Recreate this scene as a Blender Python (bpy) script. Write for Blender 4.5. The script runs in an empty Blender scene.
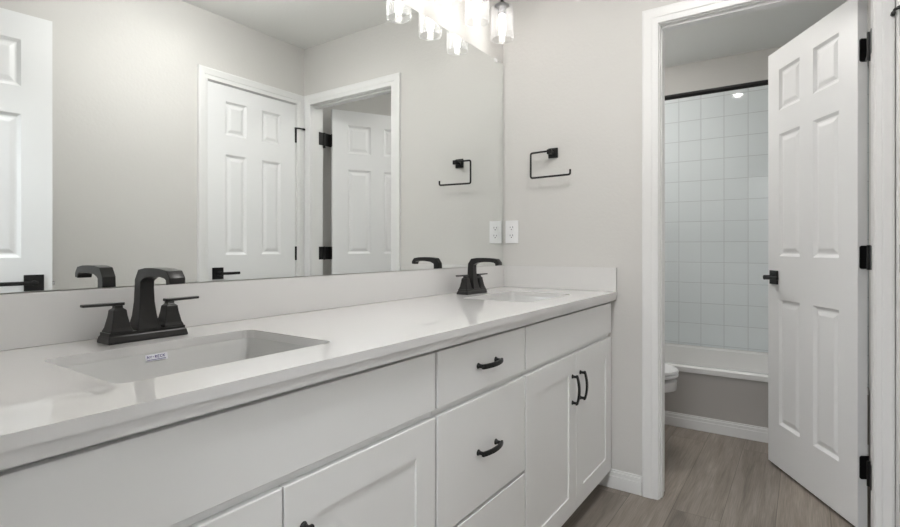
import bpy, bmesh, math, random
from mathutils import Vector, Matrix
C = bpy.context.scene.collection
sc = bpy.context.scene

# ------------------------------------------------------------------ camera, world, lights, exposure
W, L, O = 1.2753, 2.3546, -0.277        # mirror wall y, end wall x, closet wall y
CEIL = 2.447
LX0 = 0.115                              # bathroom face of the entry wall
TX = 2.4496                              # toilet room side of the end wall
AX, BX = 3.387, 4.148                    # tub apron, tiled wall
YAW, F, HOR, CXP, H = 34.6177, 516.08, 247.95, 447.11, 1.0855
cam = bpy.data.cameras.new('camera'); co = bpy.data.objects.new('camera', cam); C.objects.link(co)
cam.sensor_fit = 'HORIZONTAL'; cam.sensor_width = 36; cam.lens = F / 900 * 36
cam.shift_x = (450 - CXP) / 900; cam.shift_y = (HOR - 263.5) / 900
cam.clip_start = 0.01
co.location = (0, 0, H); co.rotation_euler = (math.pi / 2, 0, math.radians(YAW - 90))
sc.camera = co
sc.view_settings.view_transform = 'Standard'; sc.view_settings.look = 'None'
sc.view_settings.gamma = 1; sc.view_settings.use_curve_mapping = False
sc.view_settings.exposure = 0.73
wd = bpy.data.worlds.new('world'); sc.world = wd; wd.use_nodes = True
wd.node_tree.nodes['Background'].inputs[0].default_value = (0.90, 0.95, 1.0, 1)
wd.node_tree.nodes['Background'].inputs[1].default_value = 0.5
BULB = 12.5            # vanity bulbs
HALL_FILL = 26.0            # fill panel added in the hall
TOIL = 68.0             # toilet room lamps, the larger added as unseen fill
BATH_FILL = 15.5             # fill lamp added above the bathroom

# ------------------------------------------------------------------ materials
def mat(name, col, rough=0.5, metal=0.0, spec=0.5, bump=None, coat=0.0):
    m = bpy.data.materials.new(name); m.use_nodes = True
    nt = m.node_tree; b = nt.nodes['Principled BSDF']
    b.inputs['Base Color'].default_value = (*col, 1); b.inputs['Roughness'].default_value = rough
    b.inputs['Metallic'].default_value = metal; b.inputs['Specular IOR Level'].default_value = spec
    b.inputs['Coat Weight'].default_value = coat
    if bump:
        sc_, st, dist = bump
        tc = nt.nodes.new('ShaderNodeTexCoord'); n = nt.nodes.new('ShaderNodeTexNoise')
        n.inputs['Scale'].default_value = sc_; n.inputs['Detail'].default_value = 3
        bp = nt.nodes.new('ShaderNodeBump'); bp.inputs['Strength'].default_value = st; bp.inputs['Distance'].default_value = dist
        nt.links.new(tc.outputs['Object'], n.inputs['Vector']); nt.links.new(n.outputs['Fac'], bp.inputs['Height'])
        nt.links.new(bp.outputs['Normal'], b.inputs['Normal'])
    return m
def emis(name, col, s):
    m = bpy.data.materials.new(name); m.use_nodes = True; nt = m.node_tree
    nt.nodes.remove(nt.nodes['Principled BSDF']); e = nt.nodes.new('ShaderNodeEmission')
    e.inputs[0].default_value = (*col, 1); e.inputs[1].default_value = s
    nt.links.new(e.outputs[0], nt.nodes['Material Output'].inputs[0]); return m
M = {}
M['wall'] = mat('wall_paint', (0.648, 0.637, 0.616), 0.75, bump=(70, 0.25, 0.004), spec=0.25)
M['ceiling'] = mat('ceiling_paint', (0.83, 0.83, 0.81), 0.9, bump=(60, 0.3, 0.004), spec=0.1)
M['trim'] = mat('white_trim_paint', (0.79, 0.79, 0.785), 0.35)
M['door'] = mat('white_door_paint', (0.84, 0.845, 0.85), 0.4)
M['cabinet'] = mat('white_cabinet_paint', (0.84, 0.84, 0.83), 0.4)
M['quartz'] = mat('white_quartz', (0.70, 0.692, 0.682), 0.035, bump=None)
M['porcelain'] = mat('white_porcelain', (0.62, 0.62, 0.61), 0.08, coat=0.3)
M['acrylic'] = mat('white_tub_acrylic', (0.80, 0.80, 0.79), 0.15)
M['black'] = mat('matte_black_metal', (0.008, 0.008, 0.008), 0.42, 0.0, 0.35)
M['bronze'] = mat('dark_bronze_metal', (0.012, 0.0115, 0.011), 0.28, 0.0, 0.4)
M['plastic'] = mat('white_plastic', (0.82, 0.82, 0.83), 0.3)
M['slot'] = mat('dark_slot', (0.05, 0.05, 0.06), 0.6)
M['ink'] = mat('blue_ink', (0.10, 0.09, 0.25), 0.6)
M['paper'] = mat('white_sticker_paper', (0.86, 0.86, 0.92), 0.5)
M['steel'] = mat('grey_steel', (0.18, 0.18, 0.19), 0.35, 0.6)
M['chrome'] = mat('chrome', (0.75, 0.75, 0.76), 0.12, 1.0)
M['mirror'] = mat('mirror_silver', (0.90, 0.92, 0.91), 0.0, 1.0)
M['mirror_edge'] = mat('mirror_edge_glass', (0.25, 0.29, 0.28), 0.2)
M['bulb'] = emis('lit_bulb', (1.0, 0.955, 0.90), BULB)
M['hall_fill_lamp'] = emis('lit_hall_fill', (0.92, 0.96, 1.0), HALL_FILL)
M['bath_fill_lamp'] = emis('lit_bath_fill', (1.0, 0.98, 0.96), BATH_FILL)
M['spot_lamp'] = emis('lit_recessed_lamp', (1.0, 0.97, 0.93), TOIL * 0.8)
M['toilet_fill_lamp'] = emis('lit_toilet_fill', (1.0, 0.97, 0.93), TOIL)
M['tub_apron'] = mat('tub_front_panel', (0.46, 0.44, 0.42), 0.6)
# thin clear glass: mostly lets light straight through, mirrors a little at grazing angles
def glass():
    m = bpy.data.materials.new('clear_glass'); m.use_nodes = True; nt = m.node_tree
    nt.nodes.remove(nt.nodes['Principled BSDF'])
    t = nt.nodes.new('ShaderNodeBsdfTransparent'); t.inputs[0].default_value = (0.98, 0.985, 0.99, 1)
    g = nt.nodes.new('ShaderNodeBsdfGlossy'); g.inputs['Roughness'].default_value = 0.05
    d = nt.nodes.new('ShaderNodeBsdfTranslucent'); d.inputs[0].default_value = (0.9, 0.9, 0.92, 1)
    lw = nt.nodes.new('ShaderNodeLayerWeight'); lw.inputs[0].default_value = 0.5
    pw = nt.nodes.new('ShaderNodeMath'); pw.operation = 'POWER'; pw.inputs[1].default_value = 4.0
    ml = nt.nodes.new('ShaderNodeMath'); ml.operation = 'MULTIPLY_ADD'; ml.inputs[1].default_value = 0.45; ml.inputs[2].default_value = 0.05
    nt.links.new(lw.outputs['Facing'], pw.inputs[0]); nt.links.new(pw.outputs[0], ml.inputs[0])
    m0 = nt.nodes.new('ShaderNodeMixShader'); m0.inputs[0].default_value = 0.13
    nt.links.new(t.outputs[0], m0.inputs[1]); nt.links.new(d.outputs[0], m0.inputs[2])
    mx = nt.nodes.new('ShaderNodeMixShader')
    nt.links.new(ml.outputs[0], mx.inputs[0]); nt.links.new(m0.outputs[0], mx.inputs[1]); nt.links.new(g.outputs[0], mx.inputs[2])
    nt.links.new(mx.outputs[0], nt.nodes['Material Output'].inputs[0]); return m
M['glass'] = glass()
# wood plank floor
def floor_mat():
    m = bpy.data.materials.new('grey_oak_planks'); m.use_nodes = True; nt = m.node_tree; N = nt.nodes; K = nt.links
    b = N['Principled BSDF']; tc = N.new('ShaderNodeTexCoord')
    mp = N.new('ShaderNodeMapping'); mp.inputs['Location'].default_value = (0.70, -0.09, 0)
    K.new(tc.outputs['Object'], mp.inputs['Vector'])
    br = N.new('ShaderNodeTexBrick'); br.offset = 0.4; br.offset_frequency = 2; br.squash = 1
    for k, v in (('Scale', 1.0), ('Mortar Size', 0.0013), ('Mortar Smooth', 0.3), ('Bias', 0.0), ('Brick Width', 1.5), ('Row Height', 0.18)):
        br.inputs[k].default_value = v
    br.inputs['Color1'].default_value = (0.0, 0.0, 0.0, 1); br.inputs['Color2'].default_value = (1, 1, 1, 1)
    br.inputs['Mortar'].default_value = (0.2, 0.2, 0.2, 1)
    K.new(mp.outputs[0], br.inputs['Vector'])
    # shift the grain from plank to plank
    sep = N.new('ShaderNodeVectorMath'); sep.operation = 'MULTIPLY'; sep.inputs[1].default_value = (1.3, 14, 1)
    K.new(tc.outputs['Object'], sep.inputs[0])
    add = N.new('ShaderNodeVectorMath'); add.operation = 'ADD'; 
    sc2 = N.new('ShaderNodeVectorMath'); sc2.operation = 'SCALE'; sc2.inputs['Scale'].default_value = 7.0
    K.new(br.outputs['Color'], sc2.inputs[0]); K.new(sep.outputs[0], add.inputs[0]); K.new(sc2.outputs[0], add.inputs[1])
    n1 = N.new('ShaderNodeTexNoise'); n1.inputs['Scale'].default_value = 1.6; n1.inputs['Detail'].default_value = 5; n1.inputs['Roughness'].default_value = 0.6
    n1.inputs['Distortion'].default_value = 0.8
    K.new(add.outputs[0], n1.inputs['Vector'])
    n2 = N.new('ShaderNodeTexNoise'); n2.inputs['Scale'].default_value = 6; n2.inputs['Detail'].default_value = 6
    v2 = N.new('ShaderNodeVectorMath'); v2.operation = 'MULTIPLY'; v2.inputs[1].default_value = (1, 4, 1)
    K.new(add.outputs[0], v2.inputs[0]); K.new(v2.outputs[0], n2.inputs['Vector'])
    r1 = N.new('ShaderNodeValToRGB'); cr = r1.color_ramp
    cr.elements[0].position = 0.28; cr.elements[0].color = (0.170, 0.145, 0.122, 1)
    cr.elements[1].position = 0.72; cr.elements[1].color = (0.315, 0.275, 0.236, 1)
    K.new(n1.outputs['Fac'], r1.inputs[0])
    r2 = N.new('ShaderNodeValToRGB'); r2.color_ramp.elements[0].position = 0.3; r2.color_ramp.elements[1].position = 0.7
    r2.color_ramp.elements[0].color = (0.78, 0.78, 0.78, 1); r2.color_ramp.elements[1].color = (1.12, 1.12, 1.12, 1)
    K.new(n2.outputs['Fac'], r2.inputs[0])
    mu = N.new('ShaderNodeMix'); mu.data_type = 'RGBA'; mu.blend_type = 'MULTIPLY'; mu.inputs[0].default_value = 1
    K.new(r1.outputs[0], mu.inputs[6]); K.new(r2.outputs[0], mu.inputs[7])
    r3 = N.new('ShaderNodeValToRGB'); r3.color_ramp.elements[0].color = (0.90, 0.90, 0.91, 1); r3.color_ramp.elements[1].color = (1.12, 1.11, 1.10, 1)
    K.new(br.outputs['Color'], r3.inputs[0])
    mu2 = N.new('ShaderNodeMix'); mu2.data_type = 'RGBA'; mu2.blend_type = 'MULTIPLY'; mu2.inputs[0].default_value = 1
    K.new(mu.outputs[2], mu2.inputs[6]); K.new(r3.outputs[0], mu2.inputs[7])
    mo = N.new('ShaderNodeMix'); mo.data_type = 'RGBA'; mo.inputs[7].default_value = (0.11, 0.095, 0.08, 1)
    K.new(br.outputs['Fac'], mo.inputs[0]); K.new(mu2.outputs[2], mo.inputs[6])
    K.new(mo.outputs[2], b.inputs['Base Color']); b.inputs['Roughness'].default_value = 0.5
    bp = N.new('ShaderNodeBump'); bp.inputs['Strength'].default_value = 0.15; bp.inputs['Distance'].default_value = 0.002
    K.new(n2.outputs['Fac'], bp.inputs['Height']); K.new(bp.outputs[0], b.inputs['Normal'])
    return m
M['floor'] = floor_mat()
def tile_mat():
    m = bpy.data.materials.new('white_square_tile'); m.use_nodes = True; nt = m.node_tree; N = nt.nodes; K = nt.links
    b = N['Principled BSDF']; tc = N.new('ShaderNodeTexCoord')
    sp = N.new('ShaderNodeSeparateXYZ'); K.new(tc.outputs['Object'], sp.inputs[0])
    ad = N.new('ShaderNodeMath'); ad.operation = 'ADD'; K.new(sp.outputs[0], ad.inputs[0]); K.new(sp.outputs[1], ad.inputs[1])
    cb = N.new('ShaderNodeCombineXYZ'); K.new(ad.outputs[0], cb.inputs[0]); K.new(sp.outputs[2], cb.inputs[1])
    mp = N.new('ShaderNodeMapping'); mp.inputs['Location'].default_value = (-(4.148 + 0.0105), -0.0875, 0)
    K.new(cb.outputs[0], mp.inputs['Vector'])
    br = N.new('ShaderNodeTexBrick'); br.offset = 0; br.squash = 1
    for k, v in (('Scale', 1.0), ("Mortar Size", 0.0030), ('Mortar Smooth', 0.4), ('Brick Width', 0.1488), ('Row Height', 0.1488)): br.inputs[k].default_value = v
    br.inputs['Color1'].default_value = (0.75, 0.80, 0.815, 1); br.inputs['Color2'].default_value = (0.77, 0.82, 0.835, 1)
    br.inputs['Mortar'].default_value = (0.60, 0.635, 0.65, 1)
    K.new(mp.outputs[0], br.inputs['Vector']); K.new(br.outputs['Color'], b.inputs['Base Color'])
    b.inputs['Roughness'].default_value = 0.06
    bp = N.new('ShaderNodeBump'); bp.invert = True; bp.inputs['Strength'].default_value = 0.5; bp.inputs['Distance'].default_value = 0.002
    K.new(br.outputs['Fac'], bp.inputs['Height']); K.new(bp.outputs[0], b.inputs['Normal'])
    return m
M['tile'] = tile_mat()

# ------------------------------------------------------------------ mesh helpers
def BM(): return bmesh.new()
def box(bm, x0, x1, y0, y1, z0, z1, mi=0):
    v = [bm.verts.new((x, y, z)) for z in (z0, z1) for y in (y0, y1) for x in (x0, x1)]
    for q in ((0, 2, 3, 1), (4, 5, 7, 6), (0, 1, 5, 4), (2, 6, 7, 3), (0, 4, 6, 2), (1, 3, 7, 5)):
        f = bm.faces.new([v[i] for i in q]); f.material_index = mi
    return bm
def loft(bm, rings, cap0=True, cap1=True):
    R = [[bm.verts.new(p) for p in r] for r in rings]; n = len(R[0])
    for a, b in zip(R, R[1:]):
        for i in range(n):
            j = (i + 1) % n; bm.faces.new((a[i], a[j], b[j], b[i]))
    if cap0: bm.faces.new(R[0][::-1])
    if cap1: bm.faces.new(R[-1])
    return bm
def circ(c, r, n=20, ax='z', ry=None):
    ry = r if ry is None else ry; out = []
    for i in range(n):
        a = 2 * math.pi * i / n; p, q = r * math.cos(a), ry * math.sin(a)
        out.append({'z': (c[0] + p, c[1] + q, c[2]), 'x': (c[0], c[1] + p, c[2] + q), 'y': (c[0] + p, c[1], c[2] - q)}[ax])
    return out
def cyl(bm, p0, p1, r0, r1=None, n=16):
    r1 = r0 if r1 is None else r1; p0, p1 = Vector(p0), Vector(p1); d = (p1 - p0).normalized()
    u = d.cross(Vector((0, 0, 1)) if abs(d.z) < 0.9 else Vector((1, 0, 0))).normalized(); v = d.cross(u)
    rg = lambda p, r: [p + u * r * math.cos(2 * math.pi * i / n) + v * r * math.sin(2 * math.pi * i / n) for i in range(n)]
    return loft(bm, [rg(p0, r0), rg(p1, r1)])
def lathe(bm, prof, c=(0, 0, 0), n=28, cap0=True, cap1=True):
    return loft(bm, [circ((c[0], c[1], c[2] + z), r, n) for r, z in prof], cap0, cap1)
def rrect(cx, cy, hw, hh, r, z, n=6):
    out = []
    for k, (sx, sy) in enumerate(((1, 1), (-1, 1), (-1, -1), (1, -1))):
        for i in range(n + 1):
            a = math.pi / 2 * (k + i / n)
            out.append((cx + sx * (hw - r) + r * math.cos(a), cy + sy * (hh - r) + r * math.sin(a), z))
    return out
def tube(bm, pts, r, n=10):
    pts = [Vector(p) for p in pts]; rings = []
    d0 = (pts[1] - pts[0]).normalized(); u = d0.orthogonal().normalized()
    for i, p in enumerate(pts):
        a = pts[max(i - 1, 0)]; b = pts[min(i + 1, len(pts) - 1)]; d = (b - a).normalized()
        u = (u - d * u.dot(d)).normalized(); v = d.cross(u)
        rings.append([p + u * r * math.cos(2 * math.pi * k / n) + v * r * math.sin(2 * math.pi * k / n) for k in range(n)])
    return loft(bm, rings)
def fillet(pts, r, n=6):
    pts = [Vector(p) for p in pts]; out = [pts[0]]
    for a, b, c in zip(pts, pts[1:], pts[2:]):
        p = b + (a - b).normalized() * r; q = b + (c - b).normalized() * r
        for i in range(n + 1):
            t = i / n; out.append(p * (1 - t) ** 2 + b * 2 * t * (1 - t) + q * t * t)
    return out + [pts[-1]]
def link(name, bm, m, parent=None, bevel=0, smooth=False, seg=2, loc=None, sharp=40):
    bmesh.ops.recalc_face_normals(bm, faces=bm.faces)
    if bevel:
        es = [e for e in bm.edges if len(e.link_faces) == 2 and e.calc_face_angle(0) > 0.6]
        bmesh.ops.bevel(bm, geom=es, offset=bevel, segments=seg, profile=0.5, affect='EDGES', clamp_overlap=True)
    me = bpy.data.meshes.new(name); bm.to_mesh(me); bm.free()
    for x in (m if isinstance(m, (list, tuple)) else [m]): me.materials.append(x)
    o = bpy.data.objects.new(name, me); C.objects.link(o)
    if parent: o.parent = parent
    if loc: o.location = loc
    if smooth:
        for p in me.polygons: p.use_smooth = True
        try: me.set_sharp_from_angle(angle=math.radians(sharp))
        except Exception: pass
    return o
def tag(o, label=None, cat=None, group=None, kind=None):
    for k, v in (('label', label), ('category', cat), ('group', group), ('kind', kind)):
        if v: o[k] = v
    return o
def thing(name, label, cat, loc=(0, 0, 0), rot=(0, 0, 0), group=None, kind=None):
    o = bpy.data.objects.new(name, None); C.objects.link(o); o.location = loc; o.rotation_euler = rot
    o.empty_display_size = 0.05
    return tag(o, label, cat, group, kind)
def copy_tree(o, parent=None, loc=None, label=None):
    c = o.copy(); C.objects.link(c)
    if parent: c.parent = parent
    if loc: c.location = loc
    if label: c['label'] = label
    for ch in o.children: copy_tree(ch, c)
    return c
def struct(name, bm, m, label, cat, parent=None, bevel=0, smooth=False):
    return tag(link(name, bm, m, parent, bevel, smooth), label, cat, None, 'structure')

# ------------------------------------------------------------------ room shell
JL, JR, DH = 0.510, -0.204, 2.050        # toilet room opening in the end wall
EL, ER = 0.555, -0.232                   # entry opening in the left wall
CX0, CX1 = 1.655, 2.281                  # closet opening in the front wall
HX = -1.45                               # far side of the hall
b = BM(); box(b, HX - 0.1, BX + 0.1, -1.4, 2.0, -0.05, 0); struct('floor', b, M['floor'], 'grey brown wood plank floor', 'floor')
b = BM(); box(b, HX - 0.1, BX + 0.1, -1.4, 2.0, CEIL, CEIL + 0.06); struct('ceiling', b, M['ceiling'], 'flat white painted ceiling', 'ceiling')
b = BM(); box(b, 0, BX + 0.1, W, W + 0.1, 0, CEIL); struct('wall_back', b, M['wall'], 'warm light grey wall behind mirror and vanity', 'wall')
b = BM()
box(b, L, TX, JL + 0.018, W, 0, CEIL); box(b, L, TX, O, JR - 0.018, 0, CEIL); box(b, L, TX, JR - 0.018, JL + 0.018, DH + 0.018, CEIL)
struct('wall_right', b, M['wall'], 'warm light grey end wall with towel ring and outlet', 'wall')
b = BM()
box(b, 0, CX0 - 0.018, O - 0.115, O, 0, CEIL); box(b, CX1 + 0.018, BX + 0.1, O - 0.115, O, 0, CEIL)
box(b, CX0 - 0.018, CX1 + 0.018, O - 0.115, O, DH + 0.018, CEIL)
struct('wall_front', b, M['wall'], 'warm light grey wall with closet door seen in mirror', 'wall')
b = BM()
box(b, 0, LX0, EL + 0.018, W, 0, CEIL); box(b, 0, LX0, ER - 0.018, EL + 0.018, DH + 0.025, CEIL); box(b, 0, LX0, O, ER - 0.018, 0, CEIL)
struct('wall_left', b, M['wall'], 'entry wall beside left end of vanity', 'wall')
b = BM(); box(b, BX, BX + 0.1, O, W, 0, CEIL); struct('wall_far', b, M['wall'], 'grey wall above shower tile', 'wall')
b = BM(); box(b, HX - 0.1, HX, -1.4, 2.0, 0, CEIL); box(b, HX, 0, -1.4, -1.3, 0, CEIL); box(b, HX, 0, 1.9, 2.0, 0, CEIL)
box(b, -0.001, 0, W + 0.1, 1.9, 0, CEIL); box(b, -0.001, 0, -1.3, O - 0.115, 0, CEIL)
struct('wall_hall', b, M['wall'], 'hall walls outside the entry door', 'wall')
b = BM(); box(b, CX0 - 0.1, CX1 + 0.1, O - 0.20, O - 0.18, 0, CEIL); struct('wall_closet', b, M['wall'], 'closet wall behind closed door', 'wall')
# shower tile
b = BM(); box(b, BX - 0.008, BX - 0.0005, O + 0.0005, W - 0.0005, 0.372, 2.20)
box(b, AX + 0.02, BX - 0.008, W - 0.008, W - 0.0005, 0.372, 2.20); box(b, AX + 0.02, BX - 0.008, O + 0.0005, O + 0.008, 0.372, 2.20)
struct('wall_tile', b, M['tile'], 'glossy white square tile above bathtub', 'wall tile')

# casings: nested U bands (inner offset, outer offset, thickness)
PROF = [(0.004, 0.0), (0.004, 0.0100), (0.006, 0.0112), (0.028, 0.0118), (0.031, 0.0140), (0.062, 0.0152), (0.070, 0.0135), (0.072, 0.0)]
def casing(bm, a, c, z, pt, left=1.0, right=1.0, both=(True, True)):
    """a<c opening edges along the wall; pt(s, z, t) gives the 3-D point; mitred at the head"""
    rings = []
    if both[0]: rings += [[pt(a - o * left, 0, t) for o, t in PROF], [pt(a - o * left, z + o, t) for o, t in PROF]]
    else: rings += [[pt(a, z + o, t) for o, t in PROF]]
    rings += [[pt(c + o * right, z + o, t) for o, t in PROF], [pt(c + o * right, 0, t) for o, t in PROF]]
    return loft(bm, rings)
# toilet room door frame
b = BM()
casing(b, JR, JL, DH, lambda s_, z_, t: (L - t, s_, z_), left=0.79)
casing(b, JR, JL, DH, lambda s_, z_, t: (TX + t, s_, z_), left=0.79)
box(b, L, TX, JL, JL + 0.018, 0, DH + 0.018); box(b, L, TX, JR - 0.018, JR, 0, DH + 0.018); box(b, L, TX, JR, JL, DH, DH + 0.018)
box(b, L + 0.022, L + 0.056, JL - 0.005, JL, 0, DH); box(b, L + 0.022, L + 0.056, JR, JL, DH - 0.010, DH)
struct('trim_1', b, M['trim'], 'white moulded casing around toilet room doorway', 'door casing')
# closet frame
b = BM()
casing(b, CX0, CX1, DH, lambda s_, z_, t: (s_, O + t, z_), left=0.82, right=1.018)
box(b, CX0 - 0.018, CX0, O - 0.115, O, 0, DH + 0.018); box(b, CX1, CX1 + 0.018, O - 0.115, O, 0, DH + 0.018); box(b, CX0, CX1, O - 0.115, O, DH, DH + 0.018)
struct('trim_2', b, M['trim'], 'white moulded casing around closed closet door', 'door casing')
# entry frame
b = BM()
casing(b, ER, EL, DH + 0.008, lambda s_, z_, t: (LX0 + t, s_, z_), both=(False, True))
box(b, 0, LX0, EL, EL + 0.018, 0, DH + 0.025); box(b, 0, LX0, ER - 0.018, ER, 0, DH + 0.025); box(b, 0, LX0, ER, EL, DH + 0.008, DH + 0.025)
struct('trim_3', b, M['trim'], 'white casing around entry doorway', 'door casing')
# baseboards
def base_prof(put, h=0.084):
    put(0.013, 0, h - 0.028); put(0.010, h - 0.028, h - 0.010); put(0.006, h - 0.010, h)
b = BM(); base_prof(lambda t, z0, z1: box(b, L - t, L, JL + 0.0725, W - 0.001, z0, z1)); struct('baseboard_right', b, M['trim'], 'white baseboard between vanity and door casing', 'baseboard', bevel=0.002)
b = BM(); base_prof(lambda t, z0, z1: box(b, LX0, CX0 - 0.061, O, O + t, z0, z1)); struct('baseboard_front', b, M['trim'], 'white baseboard under closet side wall', 'baseboard', bevel=0.002)
b = BM(); base_prof(lambda t, z0, z1: box(b, AX - t, AX - 0.0005, O + 0.001, W - 0.001, z0, z1), 0.082); struct('baseboard_far', b, M['trim'], 'white baseboard along front of bathtub', 'baseboard', bevel=0.002)
b = BM(); base_prof(lambda t, z0, z1: box(b, TX, TX + t, JL + 0.0725, W - 0.001, z0, z1)); struct('baseboard_left', b, M['trim'], 'white baseboard behind toilet room doorway', 'baseboard', bevel=0.002)

# ------------------------------------------------------------------ six-panel doors
ZB = [(0.225, 0.835), (1.045, 1.640), (1.755, 1.955)]
def six_panel(bm, w, cols, h0, h1, t=0.035):
    """door slab: x 0..w, z h0..h1, show face y=0 (normal +y), back face y=-t"""
    xs = [0] + [x for c_ in cols for x in c_] + [w]; zs = [h0] + [z for r in ZB for z in r] + [h1]
    for side in (0, 1):
        yb = 0 if side == 0 else -t; sg = -1 if side == 0 else 1
        for i in range(len(xs) - 1):
            for j in range(len(zs) - 1):
                x0, x1, z0, z1 = xs[i], xs[i + 1], zs[j], zs[j + 1]
                if i % 2 == 1 and j % 2 == 1:
                    rect = lambda d, y: [bm.verts.new(p) for p in ((x0 + d, y, z0 + d), (x1 - d, y, z0 + d), (x1 - d, y, z1 - d), (x0 + d, y, z1 - d))]
                    rs = [rect(0, yb), rect(0.004, yb + sg * 0.003), rect(0.013, yb + sg * 0.009), rect(0.020, yb + sg * 0.009), rect(0.036, yb + sg * 0.0035), rect(0.040, yb + sg * 0.003)]
                    for a_, b_ in zip(rs, rs[1:]):
                        for k in range(4): bm.faces.new((a_[k], a_[(k + 1) % 4], b_[(k + 1) % 4], b_[k]))
                    bm.faces.new(rs[-1])
                else:
                    bm.faces.new([bm.verts.new(p) for p in ((x0, yb, z0), (x1, yb, z0), (x1, yb, z1), (x0, yb, z1))])
    for (xa, za), (xb, zb) in (((0, h0), (w, h0)), ((w, h0), (w, h1)), ((w, h1), (0, h1)), ((0, h1), (0, h0))):
        bm.faces.new([bm.verts.new(p) for p in ((xa, 0, za), (xb, 0, zb), (xb, -t, zb), (xa, -t, za))])
    bmesh.ops.remove_doubles(bm, verts=bm.verts, dist=0.0001)
    return bm
def lever(parent, x, z, sgn, y=0.0, out=1, label='black door lever with square plate', reach=0.052):
    """lever set: square plate, neck, flat bar pointing to sgn in x"""
    b = BM(); box(b, x - 0.034, x + 0.034, min(y, y + out * 0.008), max(y, y + out * 0.008), z - 0.034, z + 0.034)
    h = link('door_handle', b, M['black'], parent, 0.0015); h['label'] = label
    b = BM(); cyl(b, (x, y + out * 0.008, z), (x, y + out * (reach - 0.002), z), 0.0115, n=20); link('neck', b, M['black'], h, smooth=True)
    b = BM(); ya, yb = sorted((y + out * (reach - 0.012), y + out * reach))
    box(b, min(x - sgn * 0.010, x + sgn * 0.115), max(x - sgn * 0.010, x + sgn * 0.115), ya, yb, z - 0.008, z + 0.008)
    link('lever', b, M['black'], h, 0.003)
HZ = (0.248, 1.050, 1.840)
# toilet room door (open)
px0, py0, qx, qy = 2.5135, -0.1705, 3.079, 0.1465
wd_ = math.hypot(qx - px0, qy - py0); ang = math.atan2(qy - py0, qx - px0)
b = six_panel(BM(), wd_, ((0.108, 0.278), (0.377, 0.549)), 0.014, 2.057)
d1 = struct('door_1', b, M['door'], 'white six-panel door standing open into toilet room', 'door'); d1.location = (px0, py0, 0); d1.rotation_euler = (0, 0, ang)
lever(d1, wd_ - 0.060, 0.940, -1)
lever(d1, wd_ - 0.060, 0.940, -1, -0.035, -1)
def to_local(o, p):
    a = o.rotation_euler.z; dx, dy = p[0] - o.location.x, p[1] - o.location.y
    return (dx * math.cos(a) + dy * math.sin(a), -dx * math.sin(a) + dy * math.cos(a), p[2])
kn = (TX + 0.016, JR + 0.004)
for z in HZ:
    b = BM(); kx, ky, _ = to_local(d1, (kn[0], kn[1], 0))
    cyl(b, (kx, ky, z - 0.046), (kx, ky, z + 0.046), 0.0065, n=14)
    # leaf on the door edge (rounded outer corners)
    pr = [(-0.041, z - 0.0445)]; r = 0.008
    ys0, ys1 = -0.006, -0.040
    out = [(ys1, z - 0.0445)]
    for k in range(5): a = -math.pi / 2 + k * math.pi / 8; out.append((ys0 - r + r * math.cos(a), z - 0.0445 + r + r * math.sin(a)))
    for k in range(5): a = k * math.pi / 8; out.append((ys0 - r + r * math.cos(a), z + 0.0445 - r + r * math.sin(a)))
    out.append((ys1, z + 0.0445))
    loft(b, [[(-0.0022, y, zz) for y, zz in out], [(0.0, y, zz) for y, zz in out]])
    # web from leaf to knuckle
    loft(b, [[(-0.0022, -0.040, zz) for zz in (z - 0.0445, z + 0.0445)] + [(0, -0.040, zz) for zz in (z + 0.0445, z - 0.0445)],
             [(kx - 0.001, ky, zz) for zz in (z - 0.0445, z + 0.0445)] + [(kx + 0.0015, ky, zz) for zz in (z + 0.0445, z - 0.0445)]])
    hg = link('hinge', b, M['black'], d1); hg['label'] = 'black butt hinge'
for z in HZ:     # jamb leaves belong to the frame
    b = BM(); box(b, TX - 0.030, TX + 0.014, JR, JR + 0.002, z - 0.0445, z + 0.0445)
    link('hinge_leaf', b, M['black'], bpy.data.objects['trim_1'], 0.0008)['label'] = 'black hinge leaf'
b = BM(); cyl(b, (TX + 0.016, JR + 0.004, 1.793), (TX + 0.016, JR + 0.004, 1.780), 0.009, n=12)
link('hinge_pin_tip', b, M['black'], bpy.data.objects['trim_1'], smooth=True)
# closet door (closed)
w2 = CX1 - CX0 - 0.006
b = six_panel(BM(), w2, ((0.110, 0.252), (0.360, 0.502)), 0.012, 2.046)
d2 = struct('door_2', b, M['door'], 'closed white six-panel closet door', 'door'); d2.location = (CX0 + 0.003, O + 0.001, 0)
lever(d2, 0.060, 0.937, 1)
for i, z in enumerate(HZ):
    b = BM(); cyl(b, (w2 + 0.002, 0.004, z - 0.046), (w2 + 0.002, 0.004, z + 0.046), 0.0068, n=14); box(b, w2 - 0.002, w2 + 0.005, -0.001, 0.004, z - 0.0445, z + 0.0445)
    link('hinge', b, M['black'], d2)['label'] = 'black butt hinge'
b = BM(); zt = HZ[2] + 0.048; xk = w2 + 0.002
cyl(b, (xk, 0.007, zt), (xk, 0.007, zt + 0.006), 0.011, n=14)
tube(b, fillet([(xk, 0.007, zt + 0.003), (xk + 0.012, 0.022, zt + 0.003), (xk + 0.050, 0.022, zt + 0.003)], 0.006), 0.0045); cyl(b, (xk + 0.044, 0.022, zt + 0.003), (xk + 0.060, 0.022, zt + 0.003), 0.007, n=12)
link('hinge_pin_stop', b, M['black'], d2)['label'] = 'black hinge pin door stop'
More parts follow.
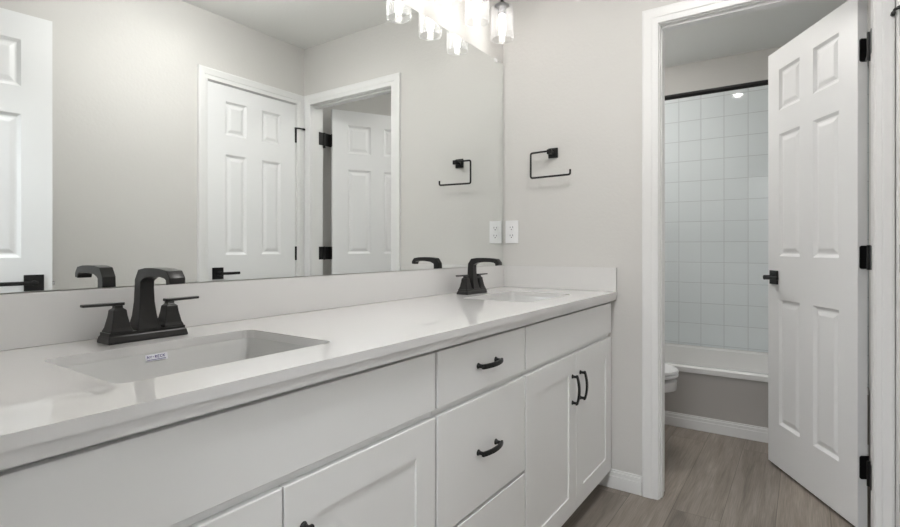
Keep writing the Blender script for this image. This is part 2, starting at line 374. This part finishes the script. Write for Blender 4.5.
# entry door (open against the closet side wall)
ex, ey, fx, fy = 0.130, -0.224, 0.868, -0.137
w3 = math.hypot(fx - ex, fy - ey)
ZB[:] = [(0.235, 0.840), (1.045, 1.645), (1.760, 1.956)]
b = six_panel(BM(), w3, ((0.112, 0.312), (0.422, 0.637)), 0.014, 2.066)
d3 = struct('door_3', b, M['door'], 'white six-panel entry door at left edge of mirror', 'door'); d3.location = (ex, ey, 0); d3.rotation_euler = (0, 0, math.atan2(fy - ey, fx - ex))
lever(d3, w3 - 0.064, 0.938, -1, reach=0.036)
b = BM(); box(b, w3, w3 + 0.0015, -0.030, -0.005, 0.905, 0.962); box(b, w3, w3 + 0.010, -0.024, -0.011, 0.925, 0.942)
link('latch', b, M['chrome'], d3, 0.001)['label'] = 'metal latch on the door edge'
for z in HZ:
    b = BM(); cyl(b, (-0.006, 0.004, z - 0.046), (-0.006, 0.004, z + 0.046), 0.0065, n=14); link('hinge', b, M['black'], d3)['label'] = 'black butt hinge'

# ------------------------------------------------------------------ vanity
YF, ZC = 0.7162, 0.889
def slab(bm, x0, x1, z0, z1, y=0.0, t=0.0142): return box(bm, x0, x1, y, y + t, z0, z1)
def shaker(bm, x0, x1, z0, z1, st=0.072, t=0.0142, rec=0.005):
    r = lambda d, y: [bm.verts.new(p) for p in ((x0 + d, y, z0 + d), (x1 - d, y, z0 + d), (x1 - d, y, z1 - d), (x0 + d, y, z1 - d))]
    rs = [r(0, t), r(0, 0.0015), r(0.0015, 0), r(st, 0), r(st + 0.0006, rec)]
    for a_, b_ in zip(rs, rs[1:]):
        for k in range(4): bm.faces.new((a_[k], a_[(k + 1) % 4], b_[(k + 1) % 4], b_[k]))
    bm.faces.new(rs[-1]); bm.faces.new(rs[0][::-1]); return bm
def pull(parent, x, z, vertical=False, ln=0.108):
    b = BM(); n = 12; rings = []
    for i in range(n + 1):
        s = (i / n - 0.5) * ln; k = 1 - (2 * i / n - 1) ** 2; y = -0.021 - 0.010 * k; w = 0.0065
        if vertical: rings.append([(x - w, y, z + s), (x + w, y, z + s), (x + w, y + 0.007, z + s), (x - w, y + 0.007, z + s)])
        else: rings.append([(x + s, y, z - w), (x + s, y, z + w), (x + s, y + 0.007, z + w), (x + s, y + 0.007, z - w)])
    loft(b, rings)
    h = link('handle', b, M['black'], parent, 0.0015); h['label'] = 'black arched bar pull'
    for s in (-0.44, 0.44):
        b = BM(); c = (x, 0, z + s * ln) if vertical else (x + s * ln, 0, z)
        cyl(b, (c[0], 0.0, c[2]), (c[0], -0.005, c[2]), 0.0085, 0.006, 14); cyl(b, (c[0], -0.005, c[2]), (c[0], -0.022, c[2]), 0.0052, n=14)
        link('post', b, M['black'], h, smooth=True)
Z_TOP, Z_D1, Z_D2, Z_D2B, Z_D3, Z_BOT = 0.838, 0.702, 0.684, 0.392, 0.382, 0.082
def carcass(parent, w):
    b = BM(); t = 0.019; u = 0.0145; yb = W - YF - 0.004
    # open-topped box: face frame, sides, back, bottom, recessed toe kick
    box(b, 0, t, u, yb, Z_BOT, 0.8512); box(b, w - t, w, u, yb, Z_BOT, 0.8512); box(b, t, w - t, yb - 0.012, yb, Z_BOT, 0.8505); box(b, t, w - t, u, yb - 0.012, Z_BOT, Z_BOT + t)
    box(b, t, w - t, u, u + 0.018, Z_BOT + t + 0.0005, 0.8512)
    link('body', b, M['cabinet'], parent)
    b = BM(); box(b, 0, w, 0.078, 0.093, 0.0, Z_BOT); link('toe_kick', b, M['cabinet'], parent)
def sink_base(x0, x1, fx0, fx1, label):
    """x0..x1 carcass; fx0..fx1 fronts"""
    t = thing('vanity_cabinet', label, 'cabinet', (x0, YF, 0), group='vanity cabinets'); carcass(t, x1 - x0)
    a, c = fx0 - x0, fx1 - x0; m = (a + c) / 2
    b = BM(); slab(b, a, c, Z_D1, Z_TOP); link('drawer_front', b, M['cabinet'], t, 0.0018)
    for s, (p, q) in enumerate(((a, m - 0.0015), (m + 0.0015, c))):
        b = shaker(BM(), p, q, Z_BOT, Z_D2); d = link('door', b, M['cabinet'], t)
        pull(d, (q - 0.040) if s == 0 else (p + 0.040), 0.552, True, 0.112)
    return t
sink_base(0.119, 0.9925, 0.123, 0.9885, 'white sink cabinet under the near left sink')
sink_base(1.4705, 2.3525, 1.4735, 2.3445, 'white sink cabinet under the far right sink beside end wall')
t = thing('vanity_cabinet', 'white three-drawer cabinet between the two sink cabinets', 'cabinet', (0.9935, YF, 0), group='vanity cabinets'); carcass(t, 1.4695 - 0.9935)
for z0, z1 in ((Z_D1, Z_TOP), (Z_D2B, Z_D2), (Z_BOT, Z_D3)):
    b = BM(); slab(b, 0.0045, 0.4715, z0, z1); d = link('drawer', b, M['cabinet'], t, 0.0018)
    pull(d, 0.238, (z0 + z1) / 2 if z1 - z0 < 0.2 else z0 + (z1 - z0) * (0.5), False)
# countertop with two cut-outs
SINKS = ((0.548, 0.955), (1.900, 0.955)); SHW, SHH = 0.208, 0.146
ct = thing('countertop', 'long white quartz vanity countertop with two sink cut-outs', 'countertop', (0, 0, ZC))
def plate(bm, x0, x1, y0, y1, z0, z1, holes):
    loops = [[(x0, y0), (x1, y0), (x1, y1), (x0, y1)]] + holes; es = []; vs_all = []
    for lp in loops:
        vs = [bm.verts.new((p[0], p[1], z1)) for p in lp]; vs_all.append(vs)
        es += [bm.edges.new((vs[i], vs[(i + 1) % len(vs)])) for i in range(len(vs))]
    bmesh.ops.triangle_fill(bm, edges=es, use_beauty=True)
    top = list(bm.faces); r = bmesh.ops.duplicate(bm, geom=top + list(bm.edges) + list(bm.verts)); mp = r['vert_map']
    for v in vs_all:
        for q in v: mp[q].co.z = z0
    for vs in vs_all:
        for i in range(len(vs)):
            j = (i + 1) % len(vs); bm.faces.new((vs[i], vs[j], mp[vs[j]], mp[vs[i]]))
    bmesh.ops.recalc_face_normals(bm, faces=bm.faces); return bm
holes = [[(p[0], p[1]) for p in rrect(cx, cy, SHW, SHH, 0.022, 0)] for cx, cy in SINKS]
CF = 0.6906
b = plate(BM(), LX0 + 0.002, L - 0.0015, CF, W - 0.0015, -0.0185, 0, holes)
link('slab', b, M['quartz'], ct)
b = BM(); box(b, LX0 + 0.002, L - 0.0015, CF + 0.0045, CF + 0.030, -0.0375, -0.019); link('edge_strip', b, M['quartz'], ct)
b = BM(); box(b, LX0 + 0.002, L - 0.021, W - 0.0195, W - 0.0015, 0.0003, 0.1075); link('backsplash', b, M['quartz'], ct, 0.0012)
b = BM(); box(b, L - 0.0205, L - 0.0015, CF + 0.002, W - 0.0015, 0.0003, 0.1075); link('side_splash', b, M['quartz'], ct, 0.0012)
# sinks
def make_sink(cx, cy, label):
    s = thing('sink', label, 'sink', (cx, cy, ZC - 0.0186), group='undermount sinks')
    R = lambda hw, hh, r, z: rrect(0, 0, hw, hh, r, z)
    b = BM()
    loft(b, [R(SHW + 0.022, SHH + 0.022, 0.035, -0.010), R(SHW + 0.022, SHH + 0.022, 0.035, 0.0), R(SHW + 0.0008, SHH + 0.0008, 0.0225, 0.0), R(SHW - 0.003, SHH - 0.003, 0.024, -0.012),
             R(SHW - 0.016, SHH - 0.012, 0.03, -0.09), R(SHW - 0.030, SHH - 0.026, 0.04, -0.115), R(SHW - 0.07, SHH - 0.06, 0.05, -0.124), R(0.03, 0.03, 0.0299, -0.128)], False, True)
    loft(b, [R(SHW + 0.022, SHH + 0.022, 0.035, -0.010), R(SHW + 0.004, SHH + 0.004, 0.035, -0.014), R(SHW - 0.004, SHH - 0.002, 0.035, -0.10), R(SHW - 0.05, SHH - 0.04, 0.05, -0.138)], False, True)
    bmesh.ops.remove_doubles(b, verts=b.verts, dist=0.0002)
    link('basin', b, M['porcelain'], s, smooth=True)
    b = lathe(BM(), [(0.023, 0), (0.023, 0.003), (0.019, 0.004), (0.013, 0.002), (0.005, 0.0015)], (0, 0, -0.1279), 24); link('drain', b, M['bronze'], s, smooth=True)
    return s
s1 = make_sink(*SINKS[0], 'near left undermount sink with small printed sticker on basin')
make_sink(*SINKS[1], 'far right undermount sink nearest the end wall')
# sticker on the back of the near basin: sits on the sloped wall, blurred blue lettering over an underline
tilt = math.atan2(0.008, 0.08)
st = BM(); box(st, -0.022, 0.022, -0.0006, 0, -0.0068, 0.0068); sto = link('sticker', st, M['paper'], s1)
sto.location = (-0.013, SHH - 0.0042, -0.0095); sto.rotation_euler = (tilt * -1.0, 0, 0); sto['label'] = 'white sticker with tiny blue lettering'
b = BM(); random.seed(4)
def stroke(x0, z0, x1, z1, w=0.0011):
    d = Vector((x1 - x0, 0, z1 - z0)); n = Vector((-d.z, 0, d.x)).normalized() * w / 2
    q = [Vector((x0, -0.0009, z0)) + n, Vector((x0, -0.0009, z0)) - n, Vector((x1, -0.0009, z1)) - n, Vector((x1, -0.0009, z1)) + n]
    loft(b, [q, [p + Vector((0, 0.0003, 0)) for p in q]])
x = -0.0185; g = 0.0052
glyphs = [[(0, 0, 0, 1), (0, 1, 1, 0), (1, 0, 1, 1)], [(.5, 0, .5, .4), (0, .9, .5, .4), (1, .9, .5, .4)], [(0, .5, .8, .5)], [(0, 0, 0, 1), (0, 1, 1, .7), (1, .7, 0, .45), (.2, .45, 1, 0)], [(0, 0, 0, 1), (0, 1, 1, 1), (0, .5, .8, .5), (0, 0, 1, 0)],
          [(1, 1, 0, .9), (0, .9, 0, .1), (0, .1, 1, 0)], [(0, 0, 0, 1), (0, .4, 1, 1), (.3, .6, 1, 0)]]
for G in glyphs:
    for (a0, c0, a1, c1) in G: stroke(x + a0 * 0.0036, -0.0010 + c0 * 0.0052, x + a1 * 0.0036, -0.0010 + c1 * 0.0052)
    x += g
stroke(-0.0185, -0.0043, 0.0185, -0.0043, 0.0014)
link('lettering', b, M['ink'], sto)

# faucets
def make_faucet(x, label):
    f = thing('faucet', label, 'faucet', (x, W - 0.098, ZC + 0.0003), group='vanity faucets')
    sq = lambda hx, hy, z, cx=0, cy=0: [(cx - hx, cy - hy, z), (cx + hx, cy - hy, z), (cx + hx, cy + hy, z), (cx - hx, cy + hy, z)]
    b = BM(); loft(b, [sq(0.0815, 0.028, 0), sq(0.0815, 0.028, 0.004), sq(0.080, 0.0245, 0.0135), sq(0.078, 0.0225, 0.0155), sq(0.078, 0.0225, 0.022)])
    link('base_plate', b, M['bronze'], f, 0.0012)
    # spout: cross-sections (y, z, angle of the section, half width, half depth)
    secs = [(0.000, 0.0215, 0, 0.0245, 0.0235), (0.000, 0.030, 0, 0.0225, 0.0215), (0.0005, 0.050, 0, 0.0185, 0.0175), (0.001, 0.080, 0, 0.0155, 0.0145), (0.001, 0.110, 0, 0.0145, 0.0135),
            (0.000, 0.126, 10, 0.0145, 0.0135), (-0.010, 0.1385, 55, 0.0145, 0.0140), (-0.032, 0.1435, 86, 0.0150, 0.0105), (-0.065, 0.1455, 90, 0.0155, 0.0090), (-0.095, 0.1450, 95, 0.0160, 0.0085),
            (-0.119, 0.1420, 125, 0.0162, 0.0095), (-0.1285, 0.1330, 165, 0.0162, 0.0085), (-0.1300, 0.1225, 172, 0.0160, 0.0078)]
    rings = []
    for y, z, a, hw, hd in secs:
        a = math.radians(a); ny, nz = math.cos(a), math.sin(a)          # section depth direction in the y-z plane
        rings.append([(-hw, y - ny * hd, z - nz * hd), (hw, y - ny * hd, z - nz * hd), (hw, y + ny * hd, z + nz * hd), (-hw, y + ny * hd, z + nz * hd)])
    b = BM(); loft(b, rings); link('spout', b, M['bronze'], f, 0.0014, smooth=True, sharp=17)
    for s in (-1, 1):
        cx = s * 0.0535; b = BM()
        loft(b, [sq(0.0215, 0.0215, 0.0215, cx), sq(0.0215, 0.0215, 0.024, cx), sq(0.0185, 0.0185, 0.031, cx), sq(0.0140, 0.0140, 0.054, cx), sq(0.0125, 0.0125, 0.067, cx), sq(0.0075, 0.0075, 0.0715, cx), sq(0.0075, 0.0075, 0.0765, cx)])
        h = link('handle', b, M['bronze'], f, 0.001)
        b = BM(); xa, xb = cx - s * 0.011, cx + s * 0.066
        loft(b, [[(xa, -0.0085, 0.0765), (xa, 0.0085, 0.0765), (xa, 0.0085, 0.0830), (xa, -0.0085, 0.0830)], [(xb, -0.0075, 0.0775), (xb, 0.0075, 0.0775), (xb, 0.0075, 0.0830), (xb, -0.0075, 0.0830)]])
        link('lever', b, M['bronze'], h, 0.0015)
    return f
f1 = make_faucet(0.549, 'dark bronze two-handle faucet behind the near left sink')
copy_tree(f1, loc=(1.897, W - 0.098, ZC + 0.0003), label='dark bronze two-handle faucet behind the far right sink')

# mirror
b = BM(); box(b, LX0 + 0.004, L - 0.007, W - 0.006, W - 0.0005, 0.9985, 2.030)
mi = thing('mirror', 'wide frameless wall mirror above the vanity backsplash', 'mirror', (0, 0, 0))
for f in b.faces: f.material_index = 0 if f.calc_center_median().y < W - 0.0055 else 1
me_o = link('glass', b, [M['mirror'], M['mirror_edge']], mi)
for cx in (2.27, 1.5, 0.7):
    b = BM(); box(b, cx - 0.011, cx + 0.011, W - 0.009, W - 0.0062, 2.020, 2.034); box(b, cx - 0.011, cx + 0.011, W - 0.0062, W - 0.0005, 2.0302, 2.034)
    link('clip', b, M['plastic'], mi, 0.0005)['label'] = 'small white mirror clip'

# vanity lights
def make_light(xc, label):
    f = thing('vanity_light', label, 'wall light', (xc, W, 0), group='vanity lights')
    b = BM(); box(b, -0.28, 0.28, -0.022, -0.0005, 2.2780, 2.3610); link('backplate', b, M['black'], f, 0.003)
    for dx in (-0.222, 0, 0.222):
        b = BM(); tube(b, fillet([(dx, -0.022, 2.3160), (dx, -0.130, 2.3160), (dx, -0.130, 2.2200)], 0.03), 0.0065); link('arm', b, M['black'], f, smooth=True)
        b = lathe(BM(), [(0.008, 2.228), (0.010, 2.219), (0.018, 2.2155), (0.033, 2.2065), (0.035, 2.2025), (0.018, 2.2020)], (dx, -0.130, 0), 28)
        k = link('socket', b, M['black'], f, smooth=True)
        b = lathe(BM(), [(0.0180, 2.2015), (0.0180, 2.166), (0.0165, 2.163)], (dx, -0.130, 0), 24); link('sleeve', b, M['steel'], k, smooth=True)
        b = BM(); pr = [(0.034, 2.2018), (0.046, 2.199), (0.0515, 2.192), (0.0525, 2.184), (0.0525, 2.050), (0.0520, 2.0465), (0.0490, 2.0465), (0.0485, 2.0505), (0.0505, 2.0535)]
        lathe(b, pr, (dx, -0.130, 0), 36, False, False); g = link('lamp_shade', b, M['glass'], f, smooth=True); g['label'] = 'clear glass cylinder shade'
        b = lathe(BM(), [(0.010, 2.1625), (0.0145, 2.156), (0.0155, 2.145), (0.0155, 2.082), (0.012, 2.070), (0.004, 2.064)], (dx, -0.130, 0), 20)
        link('bulb', b, M['bulb'], f, smooth=True)['label'] = 'lit tubular bulb'
    return f
v1 = make_light(1.884, 'three-light vanity fixture with clear glass shades above far right sink')
make_light(0.555, 'added unseen three-light vanity fixture with clear glass shades above near left sink')  # unseen repeat of the fixture, added for more even light

# towel ring
tr = thing('towel_ring', 'black square open towel ring on the end wall', 'towel ring', (L, 0.998, 1.545))
b = BM(); box(b, -0.009, -0.0005, -0.024, 0.024, -0.024, 0.024); box(b, -0.014, -0.009, -0.019, 0.019, -0.019, 0.019); link('mounting_plate', b, M['black'], tr, 0.0015)
b = BM(); cyl(b, (-0.013, 0, 0), (-0.045, 0, 0), 0.0085, n=16); box(b, -0.056, -0.040, -0.011, 0.011, -0.011, 0.011); link('post', b, M['black'], tr, 0.001)
b = BM(); tube(b, fillet([(-0.048, 0.000, 0.004), (-0.048, 0.098, 0.002), (-0.048, 0.098, -0.119), (-0.048, -0.103, -0.116), (-0.048, -0.103, -0.092)], 0.010), 0.0048, 12); link('ring', b, M['black'], tr, smooth=True)

# outlet
ou = thing('wall_outlet', 'white double electrical outlet on end wall above side splash', 'outlet', (L, 1.222, 1.167))
b = BM(); box(b, -0.006, -0.0005, -0.036, 0.036, -0.058, 0.058); link('cover_plate', b, M['plastic'], ou, 0.002)
for s in (-1, 1):
    b = BM(); rg = lambda x: [(x, p[0], p[1] + s * 0.0205) for p in [(q[0], q[1]) for q in rrect(0, 0, 0.017, 0.0145, 0.012, 0)]]
    loft(b, [rg(-0.0055), rg(-0.0085)]); r = link('receptacle', b, M['plastic'], ou)
    b = BM(); zc = s * 0.0205
    box(b, -0.0090, -0.0086, -0.0085, -0.0060, zc - 0.001, zc + 0.008); box(b, -0.0090, -0.0086, 0.0060, 0.0085, zc - 0.001, zc + 0.007); cyl(b, (-0.0086, 0, zc - 0.0075), (-0.0090, 0, zc - 0.0075), 0.0028, n=10)
    link('slot', b, M['slot'], r)['label'] = 'dark plug slots'

# ------------------------------------------------------------------ toilet room
tb = thing('bathtub', 'white bathtub with grey beige front panel under the tile', 'bathtub', (AX, 0, 0))
y0, y1 = O + 0.002, W - 0.002; cy = (y0 + y1) / 2; hy = (y1 - y0) / 2; D = BX - AX - 0.002; cx = D / 2
R = lambda hw, hh, r, z, ox=0: rrect(cx + ox, cy, hw, hh, r, z)
b = BM(); loft(b, [R(D / 2 + 0.006, hy, 0.006, 0.338, -0.006), R(D / 2 + 0.006, hy, 0.006, 0.366, -0.006), R(D / 2 + 0.002, hy - 0.004, 0.006, 0.371, -0.004), R(D / 2 - 0.055, hy - 0.07, 0.10, 0.371), R(D / 2 - 0.068, hy - 0.085, 0.10, 0.362),
            R(D / 2 - 0.095, hy - 0.14, 0.11, 0.15), R(D / 2 - 0.13, hy - 0.20, 0.10, 0.10), R(0.06, 0.3, 0.05, 0.09)], False, True)
link('basin', b, M['acrylic'], tb, smooth=True)
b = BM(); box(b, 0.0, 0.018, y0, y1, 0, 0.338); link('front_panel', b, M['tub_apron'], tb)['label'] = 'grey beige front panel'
b = BM(); cyl(b, (AX + 0.035, O + 0.010, 2.020), (AX + 0.035, W - 0.010, 2.020), 0.0155, n=16)
rod = thing('shower_rod', 'black shower curtain rod across the tub', 'shower rod', (0, 0, 0)); link('rod', b, M['black'], rod, smooth=True)
for y, s in ((O + 0.0085, 1), (W - 0.0085, -1)):
    b = BM(); cyl(b, (AX + 0.035, y, 2.02), (AX + 0.035, y + s * 0.012, 2.02), 0.030, 0.022, 20); link('flange', b, M['black'], rod, smooth=True)
# toilet
to = thing('toilet', 'white toilet just inside toilet room beside left casing', 'toilet', (2.930, W - 0.018, 0))
E = lambda yc, rx, ry, z, n=32: [(rx * math.cos(2 * math.pi * i / n), yc + ry * math.sin(2 * math.pi * i / n) * (1.0 if math.sin(2 * math.pi * i / n) < 0 else 0.85), z) for i in range(n)]
b = loft(BM(), [E(-0.32, 0.115, 0.21, 0.0), E(-0.32, 0.112, 0.205, 0.05), E(-0.34, 0.100, 0.20, 0.14), E(-0.38, 0.120, 0.225, 0.24), E(-0.405, 0.150, 0.250, 0.315), E(-0.424, 0.176, 0.281, 0.335), E(-0.425, 0.180, 0.284, 0.382), E(-0.425, 0.172, 0.276, 0.388)])
link('bowl', b, M['porcelain'], to, smooth=True)
b = BM(); loft(b, [E(-0.425, 0.182, 0.286, 0.403), E(-0.425, 0.186, 0.290, 0.408), E(-0.425, 0.186, 0.290, 0.416), E(-0.425, 0.182, 0.286, 0.420)]); link('seat', b, M['plastic'], to, smooth=True)
b = BM(); loft(b, [E(-0.425, 0.182, 0.286, 0.4225), E(-0.425, 0.187, 0.291, 0.428), E(-0.425, 0.185, 0.288, 0.439), E(-0.425, 0.165, 0.262, 0.446), E(-0.425, 0.05, 0.08, 0.450)]); link('lid', b, M['plastic'], to, smooth=True)
b = BM(); loft(b, [rrect(0, -0.095, 0.19, 0.085, 0.03, 0.38), rrect(0, -0.095, 0.20, 0.09, 0.03, 0.45), rrect(0, -0.095, 0.215, 0.095, 0.03, 0.74)]); link('tank', b, M['porcelain'], to, smooth=True)
b = BM(); loft(b, [rrect(0, -0.097, 0.222, 0.1, 0.03, 0.742), rrect(0, -0.097, 0.222, 0.1, 0.03, 0.77), rrect(0, -0.097, 0.21, 0.09, 0.03, 0.778)]); link('tank_lid', b, M['porcelain'], to, smooth=True)
b = BM(); box(b, -0.17, -0.09, -0.208, -0.196, 0.675, 0.69); cyl(b, (-0.16, -0.19, 0.682), (-0.16, -0.205, 0.682), 0.012, n=14); link('flush_lever', b, M['chrome'], to, 0.002)
# toilet room lamps: larger one is added fill, small one follows the tile highlight
cl = thing('unseen_ceiling_light', 'added unseen round fill light between toilet and bathtub', 'ceiling light', (3.29, 1.135, CEIL))
b = lathe(BM(), [(0.10, -0.001), (0.10, -0.018), (0.097, -0.022)], n=36); link('base', b, M['trim'], cl, smooth=True)
b = lathe(BM(), [(0.092, -0.0225), (0.088, -0.032), (0.06, -0.042), (0.02, -0.046)], n=36); link('diffuser', b, M['toilet_fill_lamp'], cl, smooth=True)
cl = thing('unseen_ceiling_light', 'small recessed ceiling light in front of the bathtub', 'ceiling light', (3.07, 0.475, CEIL))
b = lathe(BM(), [(0.075, -0.001), (0.075, -0.006), (0.060, -0.010)], n=36); link('trim_ring', b, M['trim'], cl, smooth=True)
b = lathe(BM(), [(0.038, -0.0102), (0.036, -0.0130), (0.02, -0.0140)], n=36); link('diffuser', b, M['spot_lamp'], cl, smooth=True)
# hall fill panel: added behind the camera to brighten the bathroom
hl = thing('unseen_ceiling_light', 'added unseen square fill light in the hall', 'ceiling light', (-0.75, 0.3, CEIL))
b = BM(); box(b, -0.31, 0.31, -0.31, 0.31, -0.03, -0.001); link('base', b, M['trim'], hl, 0.004)
b = BM(); box(b, -0.30, 0.30, -0.30, 0.30, -0.034, -0.0305); link('diffuser', b, M['hall_fill_lamp'], hl)
# bathroom fill lamp: unseen, added to even out the light
bl = thing('unseen_ceiling_light', 'added unseen round fill light in the middle of the bathroom', 'ceiling light', (1.35, 0.42, CEIL))
b = lathe(BM(), [(0.07, -0.001), (0.07, -0.015), (0.012, -0.022), (0.012, -0.075)], n=40); link('base', b, M['black'], bl, smooth=True)
b = lathe(BM(), [(0.012, -0.0755), (0.16, -0.085), (0.19, -0.100), (0.185, -0.125), (0.13, -0.155), (0.05, -0.170)], n=40); link('diffuser', b, M['bath_fill_lamp'], bl, smooth=True)
